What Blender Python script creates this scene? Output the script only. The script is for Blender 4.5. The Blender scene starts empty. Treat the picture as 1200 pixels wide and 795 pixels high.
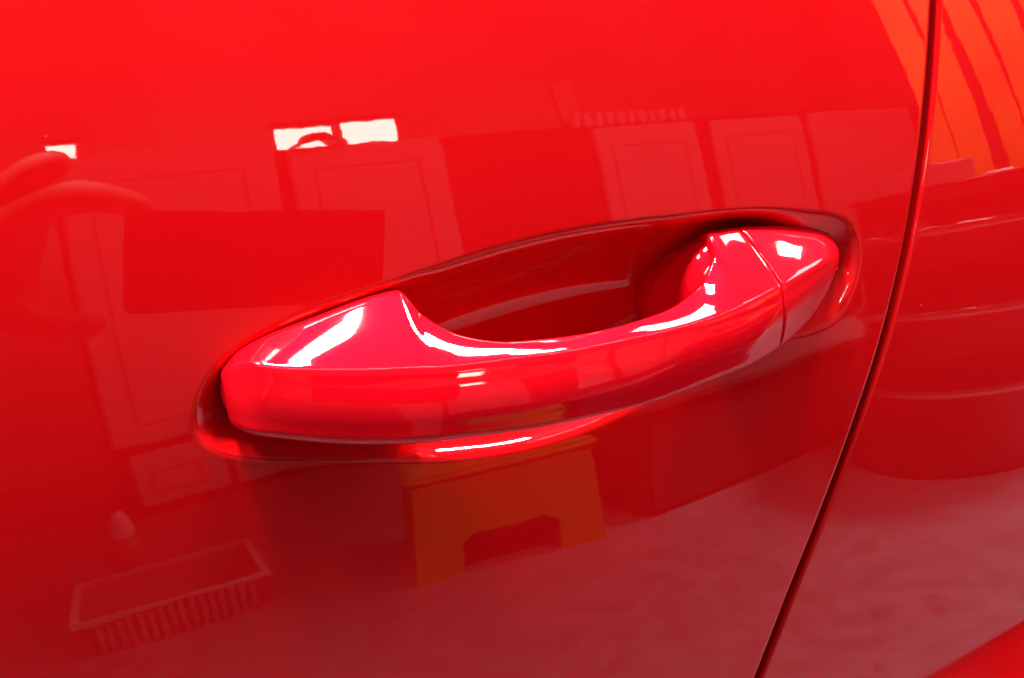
import bpy, bmesh, math
import numpy as np
from mathutils import Matrix, Vector

sc = bpy.context.scene
COL = sc.collection

# ---------------------------------------------------------------- camera
# door frame: u along the car (towards the rear), v up the panel, w out of it
F, D = 1082.0, 0.300
FOOT, PHI = (335.0, 300.0), math.radians(-10.5)
TILT, ZC = math.radians(5.0), 0.86
RU, RV = 4.0, 1.07

def unit(a):
    a = np.asarray(a, float); return a / np.linalg.norm(a)
def rot_between(a, b):
    v = np.cross(a, b); c = a @ b
    K = np.array([[0, -v[2], v[1]], [v[2], 0, -v[0]], [-v[1], v[0], 0]])
    return np.eye(3) + K + K @ K / (1 + c)
_n = unit([(FOOT[0]-600)/F, -(FOOT[1]-397.5)/F, -1])
_c, _s = math.cos(PHI), math.sin(PHI)
RC = np.array([[_c, -_s, 0], [_s, _c, 0], [0, 0, 1]]) @ rot_between(_n, np.array([0, 0, -1.0]))
def ray(px, py): return RC @ np.array([(px-600)/F, -(py-397.5)/F, -1.0])
_d = ray(620, 395)
CAM = -_d * (D / -_d[2])
def at(px, py, w=0.0):                       # photo pixel -> point at height w over the panel
    d = ray(px, py); return CAM + d * ((w - CAM[2]) / d[2])
ST, CT = math.sin(TILT), math.cos(TILT)
M3 = np.array([[1, 0, 0], [0, ST, -CT], [0, CT, ST]])       # door frame -> world
ORG = np.array([0, 0, ZC])
def W(p): return np.asarray(p) @ M3.T + ORG
def base(u, v): return -(u-CAM[0])**2/(2*RU) - (v-CAM[1])**2/(2*RV)
def ats(px, py, h=0.0):                      # photo pixel -> point on the curved panel
    w = h
    for _ in range(8): p = at(px, py, w); w = h+base(p[0], p[1])
    return p

cam = bpy.data.cameras.new('camera'); co = bpy.data.objects.new('camera', cam); COL.objects.link(co)
cam.sensor_width = 36.0; cam.lens = 36.0 * F / 1200.0
cam.clip_start = 0.01; cam.clip_end = 100
Rw = M3 @ RC
co.matrix_world = Matrix([[*Rw[i], W(CAM)[i]] for i in range(3)] + [[0, 0, 0, 1]])
sc.camera = co

# ---------------------------------------------------------------- light
wd = bpy.data.worlds.new('World'); sc.world = wd; wd.use_nodes = True
bg = wd.node_tree.nodes['Background']
bg.inputs[0].default_value = (0.92, 0.96, 1.0, 1); bg.inputs[1].default_value = 0.075

def area(name, loc, size, power, color, target, spread=180):
    l = bpy.data.lights.new(name, 'AREA'); l.shape = 'RECTANGLE'; l.size, l.size_y = size
    l.energy = power; l.color = color; l.spread = math.radians(spread)
    o = bpy.data.objects.new(name, l); COL.objects.link(o); o.location = loc
    o.rotation_euler = (Vector(target) - Vector(loc)).to_track_quat('-Z', 'Y').to_euler()
    return o
for lx, tx_ in ((-0.95, -0.95), (-0.24, -0.24), (0.56, 0.56), (1.22, 1.22), (1.95, 0.1)):
    area('ceiling_tube_light', (lx, -0.085, 2.7), (0.29, 0.24), 16.0 if lx < 1.5 else 5.0, (1.0, 0.97, 0.93), (tx_, -0.085, 0.86 if lx > 1.5 else 0.0), 70)
area('ceiling_strip_light', (0.1, -1.0, 2.8), (3.4, 0.022), 13.0, (1.0, 0.98, 0.95), (0.1, -1.0, 0))
area('skylight', (3.8, -1.0, 3.2), (1.4, 1.4), 75, (0.92, 0.96, 1.0), (1.6, -2.2, 0.2))
area('added_floor_fill', (2.1, -1.2, 3.0), (0.4, 0.4), 110, (0.86, 0.93, 1.0), (2.1, -1.75, 0.2), 70)  # added lamp without a known fitting, brightens the right floor and the boards

sc.view_settings.view_transform = 'Standard'; sc.view_settings.look = 'None'
sc.view_settings.exposure = -0.06; sc.view_settings.gamma = 1.0
sc.view_settings.use_curve_mapping = False
sc.cycles.max_bounces = 8; sc.cycles.glossy_bounces = 6
sc.cycles.use_denoising = True

# ---------------------------------------------------------------- materials
def mat(name, color, rough=0.5, metal=0.0, coat=0.0, emit=None, strength=0.0, var=0.0, scale=20.0, bump=0.0):
    m = bpy.data.materials.new(name); m.use_nodes = True
    nt = m.node_tree; b = nt.nodes['Principled BSDF']
    b.inputs['Base Color'].default_value = (*color, 1); b.inputs['Roughness'].default_value = rough
    b.inputs['Metallic'].default_value = metal; b.inputs['Coat Weight'].default_value = coat
    if emit:
        b.inputs['Emission Color'].default_value = (*emit, 1); b.inputs['Emission Strength'].default_value = strength
    tc = nt.nodes.new('ShaderNodeTexCoord')
    if var > 0 or bump > 0:
        nz = nt.nodes.new('ShaderNodeTexNoise'); nz.inputs['Scale'].default_value = scale
        nz.inputs['Detail'].default_value = 6
        nt.links.new(tc.outputs['Object'], nz.inputs['Vector'])
        if var > 0:
            rp = nt.nodes.new('ShaderNodeValToRGB')
            rp.color_ramp.elements[0].position = 0.3; rp.color_ramp.elements[1].position = 0.7
            rp.color_ramp.elements[0].color = (*[c*(1-var) for c in color], 1)
            rp.color_ramp.elements[1].color = (*[min(1, c*(1+var)) for c in color], 1)
            nt.links.new(nz.outputs['Fac'], rp.inputs['Fac']); nt.links.new(rp.outputs['Color'], b.inputs['Base Color'])
        if bump > 0:
            bp = nt.nodes.new('ShaderNodeBump'); bp.inputs['Distance'].default_value = bump
            nt.links.new(nz.outputs['Fac'], bp.inputs['Height']); nt.links.new(bp.outputs['Normal'], b.inputs['Normal'])
    return m

def paint(name, color, metal, rough, peel, coat_rough):
    m = bpy.data.materials.new(name); m.use_nodes = True
    nt = m.node_tree; b = nt.nodes['Principled BSDF']; L = nt.links.new
    b.inputs['Base Color'].default_value = (*color, 1)
    b.inputs['Metallic'].default_value = metal; b.inputs['Roughness'].default_value = rough
    b.inputs['Specular IOR Level'].default_value = 0.0
    b.inputs['Coat Weight'].default_value = 1.0; b.inputs['Coat Roughness'].default_value = coat_rough
    b.inputs['Coat IOR'].default_value = 1.5
    tc = nt.nodes.new('ShaderNodeTexCoord')
    n1 = nt.nodes.new('ShaderNodeTexNoise'); n1.inputs['Scale'].default_value = 140; n1.inputs['Detail'].default_value = 2
    L(tc.outputs['Object'], n1.inputs['Vector'])
    bp = nt.nodes.new('ShaderNodeBump'); bp.inputs['Strength'].default_value = 1.0; bp.inputs['Distance'].default_value = peel
    L(n1.outputs['Fac'], bp.inputs['Height']); L(bp.outputs['Normal'], b.inputs['Coat Normal'])
    # a few grains of dust lying on the clear coat
    vo = nt.nodes.new('ShaderNodeTexVoronoi'); vo.inputs['Scale'].default_value = 120; vo.inputs['Randomness'].default_value = 1
    L(tc.outputs['Object'], vo.inputs['Vector'])
    sp = nt.nodes.new('ShaderNodeSeparateColor'); L(vo.outputs['Color'], sp.inputs['Color'])
    sz = nt.nodes.new('ShaderNodeMath'); sz.operation = 'MULTIPLY_ADD'; L(sp.outputs['Red'], sz.inputs[0])
    sz.inputs[1].default_value = 0.05; sz.inputs[2].default_value = -0.026
    lt = nt.nodes.new('ShaderNodeMath'); lt.operation = 'LESS_THAN'; L(vo.outputs['Distance'], lt.inputs[0]); L(sz.outputs[0], lt.inputs[1])
    mx = nt.nodes.new('ShaderNodeMix'); mx.data_type = 'RGBA'
    ml = nt.nodes.new('ShaderNodeMath'); ml.operation = 'MULTIPLY'; L(lt.outputs[0], ml.inputs[0]); ml.inputs[1].default_value = 0.7
    L(ml.outputs[0], mx.inputs['Factor'])
    mx.inputs['A'].default_value = (*color, 1); mx.inputs['B'].default_value = (0.75, 0.6, 0.55, 1)
    L(mx.outputs['Result'], b.inputs['Base Color'])
    return m

P_DOOR = paint('red_body_paint', (0.74, 0.003, 0.0055), 0.25, 0.42, 0.000008, 0.016)
P_HAND = paint('red_plastic_paint', (0.76, 0.0016, 0.009), 0.25, 0.42, 0.000002, 0.035)
BLACK = mat('black_rubber', (0.012, 0.012, 0.013), 0.6)

# ---------------------------------------------------------------- mesh helpers
def mesh_obj(name, verts, faces, material, parent=None, smooth=True, normals=None):
    me = bpy.data.meshes.new(name)
    me.from_pydata([tuple(map(float, v)) for v in verts], [], [tuple(map(int, f)) for f in faces])
    me.update()
    if smooth: me.polygons.foreach_set('use_smooth', [True]*len(me.polygons))
    me.materials.append(material)
    if normals is not None: me.normals_split_custom_set_from_vertices([tuple(map(float, n)) for n in normals])
    o = bpy.data.objects.new(name, me); COL.objects.link(o)
    if parent is not None: o.parent = parent
    return o
def bm_obj(name, bm, material, parent=None, smooth=False):
    me = bpy.data.meshes.new(name); bm.to_mesh(me); bm.free()
    if smooth: me.polygons.foreach_set('use_smooth', [True]*len(me.polygons))
    me.materials.append(material)
    o = bpy.data.objects.new(name, me); COL.objects.link(o)
    if parent is not None: o.parent = parent
    return o
def empty(name, loc=(0, 0, 0)):
    o = bpy.data.objects.new(name, None); COL.objects.link(o); o.location = loc; return o
def tag(o, label, cat=None, group=None, kind=None):
    if label: o['label'] = label
    if cat: o['category'] = cat
    if group: o['group'] = group
    if kind: o['kind'] = kind
    return o
def box(bm, lo, hi, bev=0.0):
    r = bmesh.ops.create_cube(bm, size=1.0)
    lo, hi = np.array(lo, float), np.array(hi, float)
    for v in r['verts']: v.co = Vector((np.array(v.co)+0.5)*(hi-lo)+lo)
    if bev > 0:
        es = list({e for v in r['verts'] for e in v.link_edges})
        bmesh.ops.bevel(bm, geom=es, offset=bev, segments=2, affect='EDGES')
def lathe(prof, n=40):
    vs, fs = [], []
    for r, z in prof:
        for k in range(n): a = 2*math.pi*k/n; vs.append((r*math.cos(a), r*math.sin(a), z))
    for i in range(len(prof)-1):
        for k in range(n):
            k2 = (k+1) % n; fs.append((i*n+k, i*n+k2, (i+1)*n+k2, (i+1)*n+k))
    return vs, fs
def pchip(xs, ys):
    xs, ys = np.asarray(xs, float), np.asarray(ys, float)
    o = np.argsort(xs); xs, ys = xs[o], ys[o]
    h = np.diff(xs); dl = np.diff(ys)/h; d = np.zeros_like(ys)
    for i in range(1, len(xs)-1):
        if dl[i-1]*dl[i] > 0:
            w1, w2 = 2*h[i]+h[i-1], h[i]+2*h[i-1]; d[i] = (w1+w2)/(w1/dl[i-1]+w2/dl[i])
    d[0], d[-1] = dl[0], dl[-1]
    def f(x):
        x = np.clip(x, xs[0], xs[-1]); i = np.clip(np.searchsorted(xs, x)-1, 0, len(h)-1)
        t = (x-xs[i])/h[i]
        return (2*t**3-3*t**2+1)*ys[i]+(t**3-2*t**2+t)*h[i]*d[i]+(-2*t**3+3*t**2)*ys[i+1]+(t**3-t**2)*h[i]*d[i+1]
    return f
def sstep(a, b, x):
    t = np.clip((x-a)/(b-a), 0, 1); return t*t*(3-2*t)
def catmull(pts, n=12, closed=True):
    pts = np.asarray(pts, float); out = []; N = len(pts)
    for i in range(N):
        p0, p1, p2, p3 = pts[i-1], pts[i], pts[(i+1) % N], pts[(i+2) % N]
        for k in range(n):
            t = k/n
            out.append(0.5*((2*p1)+(p2-p0)*t+(2*p0-5*p1+4*p2-p3)*t*t+(3*p1-p0-3*p2+p3)*t**3))
    return np.array(out)
def sdist(P, poly):                     # signed distance, positive inside
    A = poly; B = np.roll(poly, -1, 0); out = np.empty(len(P))
    for c in range(0, len(P), 20000):
        p = P[c:c+20000, None, :]; ab = (B-A)[None]
        t = np.clip(((p-A)*ab).sum(2)/(ab*ab).sum(2), 0, 1)
        dd = np.sqrt((((A+t[..., None]*ab)-p)**2).sum(2)).min(1)
        ya, yb = A[None, :, 1], B[None, :, 1]; py = p[..., 1]
        cr = ((ya > py) != (yb > py)) & (p[..., 0] < (B-A)[None, :, 0]*(py-ya)/(yb-ya+1e-15)+A[None, :, 0])
        out[c:c+20000] = np.where(cr.sum(1) % 2 == 1, dd, -dd)
    return out

# ---------------------------------------------------------------- the car
car = tag(empty('red_car'), 'glossy red car seen close up at its front door handle', 'car')

GAP = [(1096.5, 0), (1090, 100), (1078.5, 200), (1061, 300), (1036, 400), (1003, 500), (966, 600), (926, 700), (889, 795)]
gp = np.array([ats(*p)[:2] for p in GAP])
lo_s = (gp[-1]-gp[-2]); hi_s = (gp[0]-gp[1])
gp = np.vstack([gp[0]+hi_s*np.array([0.7, 1])*6, gp[0]+hi_s*2, gp, gp[-1]+lo_s*3, gp[-1]+lo_s*12])
ugap = pchip(gp[:, 1], gp[:, 0])
GW = 0.0033                                  # shut line width

RECESS = [(224, 500), (233, 455), (261, 417), (309, 385), (375, 356), (452, 331), (541, 300), (640, 273), (740, 256), (850, 246),
          (930, 244), (985, 252), (1006, 274), (1009, 310), (1001, 345), (986, 374), (953, 392), (900, 402), (832, 434), (765, 470),
          (690, 506), (610, 530), (530, 540), (450, 542), (362, 543), (288, 540), (243, 528)]
rpoly = catmull([ats(*p)[:2] for p in RECESS], 10)

def bowl(x):                                 # deep finger cup: rounded lip, steep wall, flat bottom
    a, b, s = 0.0055, 0.029, 1.75
    y = np.where(x < a, s*x*x/(2*a), 0.0)
    t = np.clip(x, a, b)
    return np.where(x < a, y, s*a/2 + s*((t-a) - (t-a)**2/(2*(b-a))))
def shelf(x, wid, dep): return dep*sstep(0, wid, x)
def recess(u, v, sd):
    m = sstep(-0.052, -0.022, u)*(1-sstep(0.058, 0.092, u))
    x = np.maximum(sd, 0)
    wl = 0.0085+0.0045*(1-sstep(-0.06, -0.03, u))+0.003*sstep(0.085, 0.110, u)
    dep = (0.016-0.011*sstep(0.085, 0.112, u))*(0.5+0.5*sstep(-0.016, 0.004, v))
    return shelf(x, wl, dep)*(1-m) + bowl(x)*m

def edge_round(q, r=0.0016):
    x = np.clip(r-q, 0, r); return r-np.sqrt(np.maximum(r*r-x*x, 0))
def grid_faces(nr, nc, flip):
    i, j = np.meshgrid(np.arange(nr-1), np.arange(nc-1), indexing='ij')
    a = (i*nc+j).ravel(); f = np.stack([a, a+1, a+nc+1, a+nc], 1)
    return f[:, ::-1] if flip else f
def grid_normals(P, nr, nc, flip):
    G = P.reshape(nr, nc, 3)
    du = np.gradient(G, axis=1); dv = np.gradient(G, axis=0)
    n = np.cross(du, dv).reshape(-1, 3); n /= np.linalg.norm(n, axis=1)[:, None]+1e-12
    return -n if flip else n
def submesh(P, N, faces, keep):
    f = faces[keep]; used, inv = np.unique(f, return_inverse=True)
    return P[used], N[used], inv.reshape(f.shape)

fine = 0.0008
q_ed = np.array([0, .00012, .0003, .0006, .001, .0015, .002, .0024, .0028, .0034, .0045])
vr = np.concatenate([np.linspace(-0.48, -0.062, 60)[:-1], np.arange(-0.062, 0.056, fine), np.linspace(0.056, 0.26, 40)])
q_d = np.concatenate([q_ed, np.arange(0.006, 0.27, fine), np.linspace(0.27, 1.0, 60)])
# door skin (columns run leftwards from the shut line)
VV, QQ = np.meshgrid(vr, q_d, indexing='ij')
UU = ugap(VV)-GW/2-QQ
sd = sdist(np.stack([UU.ravel(), VV.ravel()], 1), rpoly).reshape(UU.shape)
WW = base(UU, VV) - recess(UU, VV, sd) - edge_round(QQ)
ex = np.stack([UU[:, :1], VV[:, :1], WW[:, :1]-0.018], -1)          # return flange into the gap
GR = np.concatenate([ex, np.stack([UU, VV, WW], -1)], 1)
nr, nc = GR.shape[:2]
Pl = GR.reshape(-1, 3); Nl = grid_normals(Pl, nr, nc, True)
fc = grid_faces(nr, nc, True)
sdv = np.concatenate([np.full((nr, 1), -1.0), sd], 1).ravel()
inside = (sdv[fc].mean(1) > 0)
p_, n_, f_ = submesh(Pl, Nl, fc, ~inside)
door = mesh_obj('door', W(p_), f_, P_DOOR, car, True, n_ @ M3.T)
p_, n_, f_ = submesh(Pl, Nl, fc, inside)
rec = mesh_obj('handle_recess', W(p_), f_, P_DOOR, door, True, n_ @ M3.T)

# rear quarter panel (columns run rightwards) with its flared wheel arch
CR = [ats(1074, 795)[:2], ats(1200, 724)[:2]]
ca = np.array(CR[0]); cd = unit(np.array(CR[1])-ca); cn = np.array([cd[1], -cd[0]])
vr2 = np.concatenate([np.linspace(-0.48, -0.20, 50)[:-1], np.arange(-0.20, -0.09, 0.0012), np.linspace(-0.09, 0.26, 70)])
q_q = np.concatenate([q_ed, np.arange(0.006, 0.17, 0.0015), np.linspace(0.17, 0.8, 50)])
VV, QQ = np.meshgrid(vr2, q_q, indexing='ij')
UU = ugap(VV)+GW/2+QQ
cdist = (UU-ca[0])*cn[0]+(VV-ca[1])*cn[1]
def flare(x):
    r = 0.004
    y = np.where(x < 0, 0, np.where(x < r, x*x/(2*r), x-r/2)); return 0.27*np.minimum(y, 0.03+0.2*np.maximum(y-0.03, 0))
WW = base(UU, VV) - 0.0004 - 0.006*QQ - edge_round(QQ) + flare(cdist)
ex = np.stack([UU[:, :1], VV[:, :1], WW[:, :1]-0.018], -1)
GR = np.concatenate([ex, np.stack([UU, VV, WW], -1)], 1)
nr, nc = GR.shape[:2]
Pl = GR.reshape(-1, 3); Nl = grid_normals(Pl, nr, nc, False)
fc = grid_faces(nr, nc, False)
cv = np.concatenate([cdist[:, :1], cdist], 1).ravel()
low = cv[fc].mean(1) > 0
p_, n_, f_ = submesh(Pl, Nl, fc, ~low)
quarter = mesh_obj('rear_quarter_panel', W(p_), f_, P_DOOR, car, True, n_ @ M3.T)
p_, n_, f_ = submesh(Pl, Nl, fc, low)
mesh_obj('wheel_arch_flare', W(p_), f_, P_DOOR, quarter, True, n_ @ M3.T)

# dark seal at the bottom of the shut line
vs, fs = [], []
for i, v in enumerate(np.linspace(-0.48, 0.26, 80)):
    u = float(ugap(v)); w = float(base(u, v))-0.005
    for k, a in enumerate(np.linspace(0, math.pi, 7)): vs.append(W((u-0.009*math.cos(a), v, w-0.004+0.004*math.sin(a))))
    if i:
        for k in range(6): fs.append(((i-1)*7+k, (i-1)*7+k+1, i*7+k+1, i*7+k))
mesh_obj('door_seal', vs, fs, BLACK, car)

# ---------------------------------------------------------------- the handle
KW, KV = 0.42, 0.10                          # slant of the joint between grip and end cap
SJ = 0.0
def shear(s, w, v):
    k = sstep(0.062, 0.088, s)*(1-sstep(0.094, 0.122, s))
    return k*(KW*(w-0.012)+KV*(v-0.004))
def curve(pts):
    S, V, Wd = [], [], []
    for px, py, w in pts:
        w *= 1e-3; h0 = w
        if px < 1:                           # given straight in the door frame (metres, metres)
            u, v = px, py
        else:
            for _i in range(6): u, v, _ = at(px, py, w); w = h0+float(base(u, 0.0))
        s = u
        for _i in range(20): s = u-shear(s, w, v)
        S.append(s); V.append(v); Wd.append(w)
    o = np.argsort(S); S = np.array(S)[o]
    for i in range(1, len(S)): S[i] = max(S[i], S[i-1]+1e-4)
    return pchip(S, np.array(V)[o]), pchip(S, np.array(Wd)[o])
FE = curve([(-0.1007, 0.0040, -2), (-0.0992, 0.0085, 4), (282, 428, 9.5), (298, 427, 13), (330, 432, 16), (430, 436, 21), (540, 430, 25), (650, 415, 26), (760, 395, 24),
            (850, 370, 20), (922, 334, 15), (950, 316, 11), (970, 304, 7), (980, 299, 2.5), (985, 297, -1)])
BE = curve([(-0.1007, -0.0068, -2), (-0.0999, -0.0082, 4.5), (274, 503, 9), (292, 512, 13.5), (330, 518, 17), (430, 525, 22), (520, 521, 26), (640, 506, 27), (740, 483, 25),
            (830, 453, 20.5), (915, 412, 14), (948, 382, 9), (971, 347, 4.5), (982, 317, 1), (987, 303, -2)])
TE = curve([(-0.1007, 0.0060, -4), (-0.0990, 0.0092, -3), (283, 406, 0), (361, 372, 3), (466, 337, 2), (492, 365, 8), (540, 391, 15.5), (600, 398, 19.5), (700, 386, 20),
            (770, 366, 16.5), (815, 338, 10), (834, 300, 4), (830, 270, -1), (860, 264, -2), (900, 261, -3), (940, 262, -4), (966, 266, -4), (981, 274, -4), (987, 286, -4)])
sTL, sTR = -0.1013, at(985, 290, -0.006)[0]
a_l, a_r = at(466, 337, -0.004)[0], at(829, 270, -0.004)[0]

def section(s):
    f = np.array([FE[1](s), FE[0](s)]); b = np.array([BE[1](s), BE[0](s)]); t = np.array([TE[1](s), TE[0](s)])
    arch = sstep(a_l-0.004, a_l+0.004, s)*(1-sstep(a_r-0.004, a_r+0.003, s))
    wr = t[0]*arch + (-0.014+float(base(s, 0.0)))*(1-arch)
    rt = np.array([min(wr, t[0]-0.0004), t[1]-0.004]); rb = np.array([rt[0], b[1]+0.0035])
    rT = 0.0042*(1-arch)+0.0036*arch
    rF = 0.0022
    return [b, f, t, rt, rb], [0.0042, rF, rT, 0.003*(1-arch)+0.0035*arch, 0.004]
def rounded(P, R, nc=9, ne=6, bulge=(0.0011, 0.0004, 0, 0, 0.0008)):
    n = len(P); out = []; tin, tout = [], []
    for i in range(n):
        a, b = P[i-1]-P[i], P[(i+1) % n]-P[i]; la, lb = np.linalg.norm(a)+1e-9, np.linalg.norm(b)+1e-9
        r = min(R[i], 0.45*la, 0.45*lb); tin.append(P[i]+a/la*r); tout.append(P[i]+b/lb*r)
    ctr = np.mean(P, 0)
    for i in range(n):
        for k in range(nc):
            x = k/(nc-1); out.append((1-x)**2*tin[i]+2*x*(1-x)*P[i]+x*x*tout[i])
        A, B = tout[i], tin[(i+1) % n]; e = B-A; nn = np.array([e[1], -e[0]]); ln = np.linalg.norm(nn)+1e-9; nn /= ln
        if nn @ ((A+B)/2-ctr) < 0: nn = -nn
        for k in range(1, ne+1):
            x = k/(ne+1); out.append(A+e*x+nn*bulge[i]*4*x*(1-x)*min(1, ln/0.02))
    return np.array(out)
def loft(ss, ends):
    rows = []
    for s, e in zip(ss, ends):
        P, R = section(s)
        sec = rounded(P, R)
        if e < 1:
            c = np.array([0.35*P[0][0]+0.35*P[1][0]+0.3*P[2][0], (P[0][1]+P[1][1]+P[2][1])/3]); c[0] = min(c[0], 0.002)
            sec = c+(sec-c)*e
        u = s+shear(s, sec[:, 0], sec[:, 1]); rows.append(np.stack([u, sec[:, 1], sec[:, 0]], 1))
    n = len(rows[0]); V = np.concatenate(rows); fs = []
    for i in range(len(rows)-1):
        for k in range(n):
            k2 = (k+1) % n; fs.append((i*n+k, (i+1)*n+k, (i+1)*n+k2, i*n+k2))
    fs.append(tuple(range(n))); fs.append(tuple(range((len(rows)-1)*n, len(rows)*n))[::-1])
    return V, fs
SJ = 0.0900
def endcap(s0, L, direction, lowest=0.0):
    out = []
    for a in np.linspace(0.0, 1.0, 12):
        x = 1-math.cos(a*math.pi/2); out.append((s0+direction*L*x, max(lowest, math.sin(a*math.pi/2))))
    return out
lt = endcap(sTL, 0.0012, 1, 0.02)
mid = [(s, 1.0) for s in np.arange(sTL+0.0014, SJ-0.0016, 0.0006)]
jl = [(SJ-0.00042-0.0010*(1-math.sin(a)), 1-0.030*(1-math.cos(a))) for a in np.linspace(0, math.pi/2, 6)]
st = lt+mid+jl
V, fs = loft([a for a, b in st], [b for a, b in st])
# flared foot of the grip, running into the finger cup
nV = len(V); ring = 48; fl = []
fa = pchip([-0.028, -0.020, -0.004, 0.003, 0.007], [0.0285, 0.0265, 0.0185, 0.0140, 0.0110])
fb = pchip([-0.028, -0.020, -0.002, 0.003, 0.007], [0.0240, 0.0236, 0.0222, 0.0175, 0.0110])
for k, w in enumerate(np.linspace(0.007, -0.028, 16)):
    a, b = float(fa(w)), float(fb(w))
    for j in range(ring):
        th = 2*math.pi*j/ring; fl.append((0.0765+a*math.cos(th), 0.0005+(b-0.001)*math.sin(th), w-0.0045))
V2 = np.vstack([V, fl])
for k in range(15):
    for j in range(ring):
        j2 = (j+1) % ring; fs.append((nV+k*ring+j, nV+k*ring+j2, nV+(k+1)*ring+j2, nV+(k+1)*ring+j))
grip = mesh_obj('handle_grip', W(V2), fs, P_HAND, door)
jr = [(SJ+0.00042+0.0010*(1-math.sin(a)), 1-0.030*(1-math.cos(a))) for a in np.linspace(math.pi/2, 0, 6)]
mid = [(s, 1.0) for s in np.arange(SJ+0.0016, sTR-0.0033, 0.0009)]
rtp = endcap(sTR, 0.003, -1, 0.02)[::-1]
st = jr+mid+rtp
V, fs = loft([a for a, b in st], [b for a, b in st])
cap = mesh_obj('handle_end_cap', W(V), fs, P_HAND, door)
for o in (grip, cap):
    bm = bmesh.new(); bm.from_mesh(o.data); bmesh.ops.recalc_face_normals(bm, faces=bm.faces); bm.to_mesh(o.data); bm.free()

# ---------------------------------------------------------------- floor
CONC = mat('concrete_floor', (0.145, 0.145, 0.172), 0.8, var=0.26, scale=16, bump=0.0004)
_nt = CONC.node_tree; _b = _nt.nodes['Principled BSDF']; _src = _b.inputs['Base Color'].links[0].from_socket   # small dark stains
_tc = _nt.nodes.new('ShaderNodeTexCoord'); _st = _nt.nodes.new('ShaderNodeTexNoise'); _st.inputs['Scale'].default_value = 13; _st.inputs['Detail'].default_value = 8
_st.inputs['Distortion'].default_value = 0.0; _nt.links.new(_tc.outputs['Object'], _st.inputs['Vector'])
_mr = _nt.nodes.new('ShaderNodeMapRange'); _mr.inputs['From Min'].default_value = 0.60; _mr.inputs['From Max'].default_value = 0.68
_mr.inputs['To Min'].default_value = 0.0; _mr.inputs['To Max'].default_value = 0.5; _nt.links.new(_st.outputs['Fac'], _mr.inputs['Value'])
_mx = _nt.nodes.new('ShaderNodeMix'); _mx.data_type = 'RGBA'; _nt.links.new(_mr.outputs['Result'], _mx.inputs['Factor'])
_nt.links.new(_src, _mx.inputs['A']); _mx.inputs['B'].default_value = (0.075, 0.06, 0.055, 1); _nt.links.new(_mx.outputs['Result'], _b.inputs['Base Color'])
fl = mesh_obj('floor', [(-6, -8, 0), (6, -8, 0), (6, 2, 0), (-6, 2, 0)], [(0, 1, 2, 3)], CONC)
tag(fl, None, kind='structure')

# ---------------------------------------------------------------- what the paint mirrors: the workshop side behind the camera
def refl(px, py):                            # photo pixel on the plain door skin -> mirrored ray in the world
    d = unit(ray(px, py)); w = 0.0
    for _ in range(6): p = at(px, py, w); w = base(p[0], p[1])
    n = unit([(p[0]-CAM[0])/RU, (p[1]-CAM[1])/RV, 1.0])
    r = d-2*(d @ n)*n
    return W(p), r @ M3.T
def on_floor(px, py): o, r = refl(px, py); return o+r*(-o[2]/r[2])
def on_plane(px, py, a, n): o, r = refl(px, py); return o+r*(((np.asarray(a)-o) @ n)/(r @ n))

WA = np.array([-0.6, -2.85, 0.0]); WDIR = unit([4.25, -1.30, 0]); WN = np.array([-WDIR[1], WDIR[0], 0])   # partition line, normal to the car
def wall_tz(px, py):
    p = on_plane(px, py, WA, WN); return float((p-WA) @ WDIR), float(p[2])
def wall_box(bm, t0, t1, z0, z1, d0, d1, bev=0.0):
    b2 = bmesh.new(); box(b2, (t0, d0, z0), (t1, d1, z1), bev)
    for v in b2.verts: v.co = Vector(WA+WDIR*v.co.x+WN*v.co.y+np.array([0, 0, v.co.z]))
    me = bpy.data.meshes.new('tmp'); b2.to_mesh(me); b2.free(); bm.from_mesh(me); bpy.data.meshes.remove(me)

PALE = mat('pale_panel', (0.62, 0.60, 0.60), 0.5, var=0.06, scale=3)
PALE2 = mat('pale_frame', (0.70, 0.68, 0.67), 0.5, var=0.05, scale=4)
DULL = mat('dull_board', (0.035, 0.03, 0.03), 0.7, var=0.2, scale=5)
PANE = mat('daylit_pane', (0.8, 0.8, 0.8), 0.3, emit=(1.0, 0.94, 0.82), strength=24)
PANE.node_tree.nodes['Principled BSDF'].inputs['Base Color'].default_value = (0.8, 0.8, 0.8, 1)

bm = bmesh.new(); wall_box(bm, wall_tz(55, 190)[0], wall_tz(1075, 125)[0], 0, wall_tz(330, 170)[1]-0.03, -0.10, 0.0)
wall = tag(bm_obj('wall', bm, DULL), None, kind='structure')
def framed_panel(t0, t1, z0, z1, rim=0.10, arch=False):
    bm = bmesh.new(); wall_box(bm, t0, t1, z0, z1, 0.002, 0.030, 0.01)
    p = bm_obj('panel', bm, PALE, wall)
    bm = bmesh.new()
    for a, b, c, d in ((t0+rim, t1-rim, z1-rim-0.03, z1-rim), (t0+rim, t1-rim, z0+rim, z0+rim+0.03), (t0+rim, t0+rim+0.03, z0+rim+0.032, z1-rim-0.032), (t1-rim-0.03, t1-rim, z0+rim+0.032, z1-rim-0.032)):
        wall_box(bm, a, b, c, d, 0.031, 0.040, 0.003)
    bm_obj('moulding', bm, PALE, p)
zs = wall_tz(150, 530)[1]
def tx(px, py): return wall_tz(px, py)[0]
for xa, xb, yt in ((60, 318, 182), (332, 515, 175), (690, 812, 152), (826, 935, 143), (941, 1062, 132)):
    framed_panel(tx(xa, yt), tx(xb, yt), zs+0.02, min(wall_tz(xa, yt)[1], wall_tz(xb, yt-14)[1]))
ZT = wall_tz(318, 182)[1]
for xa, xb in ((75, 190), (200, 318)):
    framed_panel(tx(xa, 182), tx(xb, 182), 0.05, zs-0.02, 0.07)
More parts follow.
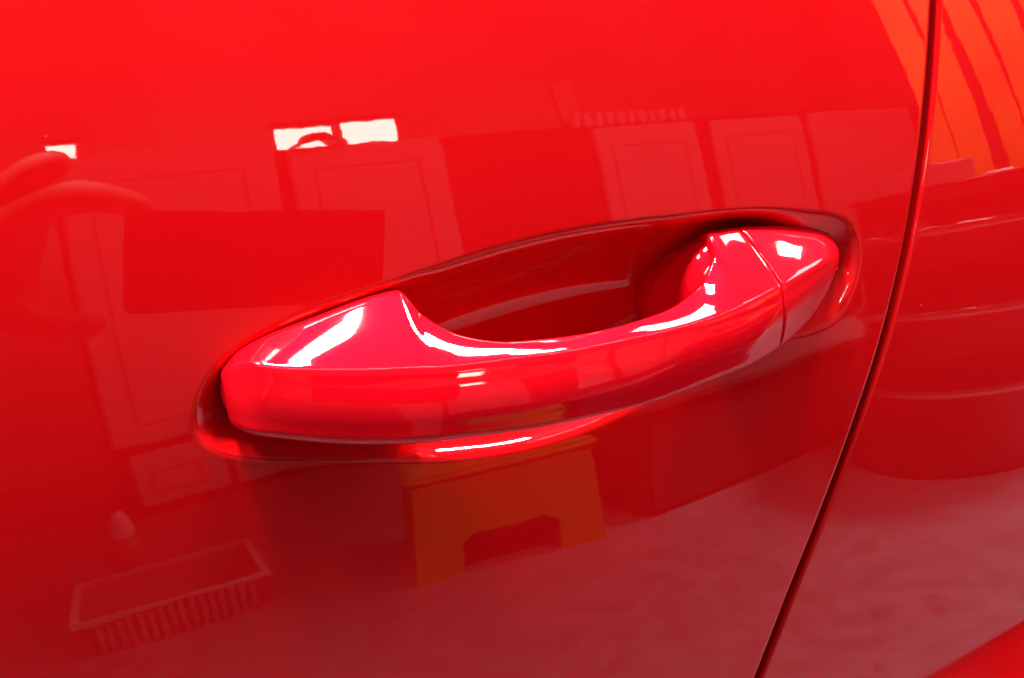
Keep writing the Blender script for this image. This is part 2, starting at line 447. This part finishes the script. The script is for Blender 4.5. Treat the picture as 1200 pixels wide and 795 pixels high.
RIB = bmesh.new(); wall_box(RIB, 0, 0.05, ZT+0.005, ZT+0.095, 0.004, 0.034, 0.008)
rib_me = bpy.data.meshes.new('rib'); RIB.to_mesh(rib_me); RIB.free(); rib_me.materials.append(PALE2)
for a, b in ((tx(110, 182), tx(318, 182)), (tx(668, 150), tx(812, 150))):                   # ribbed strip along the top
    for k in range(int((b-a)/0.075)):
        o = bpy.data.objects.new('rib', rib_me); COL.objects.link(o); o.location = WDIR*(a+k*0.075); o.parent = wall
def lit_window(px0, py0, px1, py1):
    t0, z1 = wall_tz(px0, py0); t1, z0 = wall_tz(px1, py1)
    z0, z1 = min(z0, z1), max(z0, z1)
    bm = bmesh.new(); wall_box(bm, t0, t1, z0, z1, -0.08, -0.06); p = bm_obj('window', bm, PANE, wall)
    bm = bmesh.new()
    for a, b, c, d in ((t0-0.03, t1+0.03, z1+0.001, z1+0.03), (t0-0.03, t1+0.03, z0-0.03, z0-0.001)): wall_box(bm, a, b, c, d, -0.09, -0.04)
    bm_obj('window_frame', bm, DULL, p)
lit_window(327, 148, 400, 172); lit_window(406, 140, 474, 164); lit_window(55, 168, 92, 190)

bm = bmesh.new(); wall_box(bm, -5, 7, 0, 3.6, -1.6, -1.5)
tag(bm_obj('back_wall', bm, mat('plaster', (0.50, 0.47, 0.46), 0.8, var=0.35, scale=0.9)), None, kind='structure')

# upturned dark bowl on top of the partition
c = on_plane(372, 172, WA, WN); vs, fs = lathe([(0.125, 0), (0.12, 0.012), (0.085, 0.022), (0.07, 0.05), (0.045, 0.07), (0.0005, 0.078)], 28)
bw = mesh_obj('bowl', [(v[0]+c[0], v[1]+c[1], v[2]+min(wall_tz(332, 175)[1], wall_tz(515, 161)[1])+0.003) for v in vs], fs, DULL)
tag(bw, 'upturned dark bowl on top of the partition by the lit windows', 'bowl')

# short pale plank standing on the partition
q = [on_plane(x, y, WA, WN) for x, y in ((668, 151), (690, 149), (672, 92), (650, 100))]
bm = bmesh.new(); f = [bm.verts.new(Vector(x-WN*0.03)) for x in q]; b = [bm.verts.new(Vector(x-WN*0.055)) for x in q]
bm.faces.new(f); bm.faces.new(b[::-1])
for i in range(4): bm.faces.new((f[i], f[(i+1) % 4], b[(i+1) % 4], b[i]))
bmesh.ops.recalc_face_normals(bm, faces=bm.faces)
tag(bm_obj('plank', bm, mat('plank_wood', (0.42, 0.33, 0.30), 0.6, var=0.2, scale=12)), 'short pale plank standing slanted on top of the panelled partition', 'plank')

# step stool
SY = mat('yellow_plastic', (0.85, 0.40, 0.02), 0.42, var=0.05, scale=6)
sa, sb = on_floor(490, 688), on_floor(710, 630)
sx, sw = unit(sb-sa), float(np.linalg.norm(sb-sa)); sn = np.array([sx[1], -sx[0], 0])
if sn[1] > 0: sn = -sn
hst = float(on_plane(600, 535, sa, -sn)[2])
stool = empty('step_stool', tuple(sa)); stool.rotation_euler.z = math.atan2(sx[1], sx[0])
sgn = 1.0 if (np.array([-sx[1], sx[0], 0]) @ sn) > 0 else -1.0
dp = 0.30*sgn
def sbox(name, lo, hi, bev, par=stool):
    bm = bmesh.new(); lo, hi = np.minimum(lo, hi), np.maximum(lo, hi); box(bm, lo, hi, bev); return bm_obj(name, bm, SY, par, False)
def slab(name, poly, d0, d1, par=stool):                     # outline in x,z extruded along y
    n = len(poly); vs = [(x, d0, z) for x, z in poly]+[(x, d1, z) for x, z in poly]
    f = [tuple(range(n)), tuple(range(n, 2*n))[::-1]]+[(i, (i+1) % n, n+(i+1) % n, n+i) for i in range(n)]
    o = mesh_obj(name, vs, f, SY, par, False)
    bm = bmesh.new(); bm.from_mesh(o.data); bmesh.ops.recalc_face_normals(bm, faces=bm.faces); bm.to_mesh(o.data); bm.free(); return o
h = hst
sbox('top', (0.005, -0.008*sgn, h-0.03), (sw-0.005, dp+0.008*sgn, h), 0.012)
apr = [(0, 0), (0.02, h-0.031), (sw-0.02, h-0.031), (sw, 0), (sw-0.11, 0), (sw-0.115, 0.30*h), (sw-0.145, 0.36*h), (0.145, 0.36*h), (0.115, 0.30*h), (0.11, 0)]
slab('front_panel', apr, 0, 0.012*sgn); slab('back_panel', apr, dp-0.012*sgn, dp)
for xx in (0.022, sw-0.034):
    sbox('side_panel', (xx, 0.014*sgn, 0.40*h), (xx+0.012, dp-0.014*sgn, h-0.031), 0.0)
tag(stool, 'orange yellow plastic step stool with two arched legs mirrored under the handle', 'stool')

# ribbed basket and a bottle behind it
BK = mat('pale_plastic', (0.50, 0.40, 0.40), 0.45)
ba, bb = on_floor(120, 768), on_floor(305, 712)
bx, bwid = unit(bb-ba), float(np.linalg.norm(bb-ba))
bk = empty('basket', tuple(ba)); bk.rotation_euler.z = math.atan2(bx[1], bx[0])
bd, bh = 0.26, 0.11
def frus(name, x0, x1, y0, y1, z0, z1, fl, th, par, m):
    bm = bmesh.new(); o4 = [(x0, y0), (x1, y0), (x1, y1), (x0, y1)]
    sg = [(-1, -1), (1, -1), (1, 1), (-1, 1)]
    lo = [bm.verts.new((x, y, z0)) for x, y in o4]; hi = [bm.verts.new((x+fl*a, y+fl*b, z1)) for (x, y), (a, b) in zip(o4, sg)]
    hi2 = [bm.verts.new((x+(fl-th)*a, y+(fl-th)*b, z1)) for (x, y), (a, b) in zip(o4, sg)]; lo2 = [bm.verts.new((x-th*a, y-th*b, z0+th)) for (x, y), (a, b) in zip(o4, sg)]
    bm.faces.new(lo[::-1]); bm.faces.new(lo2)
    for i in range(4):
        j = (i+1) % 4
        bm.faces.new((lo[i], lo[j], hi[j], hi[i])); bm.faces.new((hi[i], hi[j], hi2[j], hi2[i])); bm.faces.new((hi2[i], hi2[j], lo2[j], lo2[i]))
    return bm_obj(name, bm, m, par)
frus('tray', 0, bwid, -bd, 0, 0.004, bh, 0.03, 0.006, bk, mat('dim_plastic', (0.26, 0.18, 0.18), 0.5))
bm = bmesh.new()
for lo, hi in (((-0.04, -bd-0.04, bh+0.001), (bwid+0.04, -bd-0.022, bh+0.018)), ((-0.04, 0.022, bh+0.001), (bwid+0.04, 0.04, bh+0.018)),
               ((-0.04, -bd-0.021, bh+0.001), (-0.022, 0.021, bh+0.018)), ((bwid+0.022, -bd-0.021, bh+0.001), (bwid+0.04, 0.021, bh+0.018))): box(bm, lo, hi)
bm_obj('rim', bm, BK, bk)
rb_me = None
for k in range(16):
    xx = 0.01+(bwid-0.02)*k/15
    bm = bmesh.new()
    q = [bm.verts.new(p) for p in ((xx-0.006, 0.001, 0.006), (xx+0.006, 0.001, 0.006), (xx+0.006, 0.029, bh-0.004), (xx-0.006, 0.029, bh-0.004))]
    q2 = [bm.verts.new(v.co+Vector((0, 0.008, -0.002))) for v in q]
    bm.faces.new(q2); bm.faces.new(q[::-1])
    for i in range(4): bm.faces.new((q[i], q[(i+1) % 4], q2[(i+1) % 4], q2[i]))
    bmesh.ops.recalc_face_normals(bm, faces=bm.faces); bm_obj('rib', bm, BK, bk)
tag(bk, 'low pale plastic basket with ribbed sides mirrored near the floor', 'basket')
bo = ba+bx*0.09+np.array([-bx[1], bx[0], 0])*(-bd-0.14)
bt = empty('bottle', (bo[0], bo[1], 0))
vs, fs = lathe([(0.0005, 0), (0.045, 0.002), (0.05, 0.02), (0.05, 0.17), (0.04, 0.20), (0.02, 0.215), (0.02, 0.22)], 28); mesh_obj('body', vs, fs, mat('bottle_red', (0.45, 0.16, 0.15), 0.4), bt)
vs, fs = lathe([(0.028, 0.2205), (0.028, 0.25), (0.022, 0.285), (0.012, 0.31), (0.0005, 0.312)], 24); mesh_obj('cap', vs, fs, mat('bottle_cap', (0.85, 0.82, 0.8), 0.35), bt)
tag(bt, 'small bottle with white pointed cap standing behind the ribbed basket', 'bottle')

# dark chest behind the stool
bm = bmesh.new(); box(bm, (0, -0.35, 0.004), (1.17, 0, 0.36), 0.02)
ch = bm_obj('chest', bm, mat('dark_chest', (0.055, 0.045, 0.045), 0.6), None)
p = on_floor(900, 585); ch.location = (p[0]-0.29, p[1]-0.10, 0); ch.rotation_euler.z = math.radians(-12)
bm = bmesh.new(); box(bm, (-0.012, -0.362, 0.361), (1.182, 0.012, 0.385), 0.008); bm_obj('lid', bm, mat('dark_lid', (0.06, 0.05, 0.05), 0.5), ch)
tag(ch, 'dark lidded chest on the floor beside the orange step stool', 'chest')

GLINT_HOOP = mat('glint_steel', (0.65, 0.6, 0.6), 0.16, metal=0.9)  # bright metal for rings added to the drum to stand in for glints
# dark ribbed drum
p = on_floor(1115, 562); dr = unit([p[0], p[1], 0]); dc = p+dr*0.26
prof = [(0.0005, 0.004), (0.27, 0.004), (0.285, 0.02)]
for zc in (0.28, 0.52, 0.76): prof += [(0.28, zc-0.03), (0.296, zc-0.012), (0.296, zc+0.012), (0.28, zc+0.03)]
prof += [(0.28, 0.86), (0.292, 0.87), (0.292, 0.885), (0.27, 0.885), (0.265, 0.872), (0.0005, 0.872)]
vs, fs = lathe(prof, 56); dm = mesh_obj('drum', vs, fs, mat('dark_drum', (0.05, 0.012, 0.012), 0.25, coat=0.6)); dm.location = (dc[0], dc[1], 0)
for zc in (0.28, 0.52, 0.76):
    vs, fs = lathe([(0.2965, zc-0.011), (0.3, zc-0.006), (0.3, zc+0.006), (0.2965, zc+0.011)], 56); mesh_obj('glint_hoop', vs, fs, GLINT_HOOP, dm)
vs, fs = lathe([(0.0005, 0.8735), (0.035, 0.8735), (0.035, 0.89), (0.03, 0.893), (0.0005, 0.893)], 16)
pl = mesh_obj('bung', [(v[0]+0.17, v[1], v[2]) for v in vs], fs, PALE2, dm)
tag(dm, 'dark red ribbed drum standing on the bright floor', 'drum')

bm = bmesh.new(); box(bm, (-0.16, -0.09, 0.8745), (0.04, 0.05, 0.95), 0.006)
cb = bm_obj('carton', bm, PALE2); cb.location = (dc[0], dc[1], 0); cb.rotation_euler.z = 0.5
bm = bmesh.new(); box(bm, (-0.07, -0.092, 0.951), (-0.05, 0.052, 0.9525)); bm_obj('tape', bm, PALE, cb)
tag(cb, 'small pale carton lying on top of the dark drum', 'carton')

# orange boards leaning by the partition
ORG_M = mat('orange_board', (0.70, 0.15, 0.010), 0.5, var=0.38, scale=3.5)
rack = empty('leaning_boards', tuple(on_floor(1150, 430)*np.array([1, 1, 0])))
PA = np.array([2.1, -2.15, 0]); PN = unit([0.75, -1, 0]); PN = -PN
for k in range(5):
    x0 = 1008+46*k
    yb = (330, 262, 318, 240, 285)[k]; wd = (33, 36, 30, 37, 34)[k]; sl = 170/410*(yb+110)
    q = [on_plane(x0-52, -110, PA, PN), on_plane(x0-52+wd, -114, PA, PN), on_plane(x0-52+wd+sl, yb-3, PA, PN), on_plane(x0-52+sl, yb, PA, PN)]
    for top, bot in ((0, 3), (1, 2)):                     # carried on down to the floor
        q[bot] = q[top]+(q[bot]-q[top])*((q[top][2]-0.004)/(q[top][2]-q[bot][2]))
    bm = bmesh.new(); off = Vector(rack.location)
    f = [bm.verts.new(Vector(x+PN*(0.01*(k % 2)))-off) for x in q]; b = [bm.verts.new(Vector(x+PN*(0.01*(k % 2)-0.03))-off) for x in q]
    bm.faces.new(f); bm.faces.new(b[::-1])
    for i in range(4): bm.faces.new((f[i], f[(i+1) % 4], b[(i+1) % 4], b[i]))
    bmesh.ops.recalc_face_normals(bm, faces=bm.faces); bm_obj('board', bm, ORG_M, rack)
tag(rack, 'slanted bright orange boards mirrored at the upper part of the shut line', 'boards')

# ---------------------------------------------------------------- the phone and the hand that holds it
AX, AY, AZ = Rw[:, 0], Rw[:, 1], Rw[:, 2]; LENS = W(CAM)
def cp(a, b, c=0.0): return LENS+AX*a*1e-3+AY*b*1e-3+AZ*(0.026+c*1e-3)     # right, up, back (mm) from the lens
def cplane(px, py):
    q = on_plane(px, py, LENS+AZ*0.026, AZ)-LENS; return round(float(q @ AX)*1e3), round(float(q @ AY)*1e3)

phone = empty('phone', tuple(cp(-9, -5, 0)))
def cam_box(name, lo, hi, bev, m, par):
    bm = bmesh.new(); box(bm, lo, hi, bev)
    for v in bm.verts: v.co = Vector(cp(v.co.x*1e3, v.co.y*1e3, v.co.z*1e3))-Vector(phone.location)
    return bm_obj(name, bm, m, par)
PB = mat('phone_back', (0.02, 0.02, 0.022), 0.3)
cam_box('body', (-0.100, -0.046, 0.002), (0.082, 0.036, 0.011), 0.003, PB, phone)
cam_box('screen', (-0.095, -0.042, 0.0112), (0.077, 0.032, 0.0118), 0, mat('phone_screen', (0.01, 0.01, 0.01), 0.1), phone)
cam_box('camera_bump', (-0.012, -0.012, -0.001), (0.012, 0.012, 0.0019), 0.0008, PB, phone)
tag(phone, 'dark smartphone held level, mirrored in the door above the handle', 'phone')

SKIN = mat('skin', (0.24, 0.11, 0.08), 0.5, var=0.08, scale=30)
chains = [  # (right, up, back) mm, radius; first point hangs on the palm
    [(-236, -38, 46, 33), (-320, -92, 95, 40), (-445, -180, 165, 48)],
    [(-170, 46, 10, 17), (-157, 62, 2, 13.5), (-144, 70, -2, 11), (-131, 73, 0, 8.5)],
    [(-160, 34, 6, 20), (-141, 46, -4, 16), (-118, 47, -6, 13), (-97, 41, -3, 10.5), (-83, 37, -2, 8)],
    [(-172, 18, 34, 15), (-160, 16, 54, 12), (-168, 10, 70, 10.5), (-184, 8, 68, 9)],
    [(-176, -2, 38, 14), (-164, -6, 56, 11), (-172, -10, 68, 9.5), (-188, -10, 66, 8)],
    [(-170, -34, 12, 20), (-152, -51, 4, 16), (-130, -55, 0, 13), (-109, -48, -2, 10)]]
vs = [cp(-174, 2, 22)]; rr = [(35, 30)]; es = []
for ch_ in chains:
    prev = 0
    for a, b, c_, r in ch_:
        vs.append(cp(a, b, c_)); rr.append((r, r)); es.append((prev, len(vs)-1)); prev = len(vs)-1
me = bpy.data.meshes.new('person'); me.from_pydata([tuple(v) for v in vs], es, [])
person = bpy.data.objects.new('person', me); COL.objects.link(person); me.materials.append(SKIN)
bpy.context.view_layer.objects.active = person
md = person.modifiers.new('Skin', 'SKIN')
for k, sv in enumerate(me.skin_vertices[0].data):
    sv.radius = (rr[k][0]*1e-3, rr[k][1]*1e-3); sv.use_root = (k == 0)
md.use_smooth_shade = True
sub = person.modifiers.new('Subdivision', 'SUBSURF'); sub.levels = 2; sub.render_levels = 2
tag(person, 'bare forearm and hand holding the dark phone, mirrored at the left of the door', 'person')
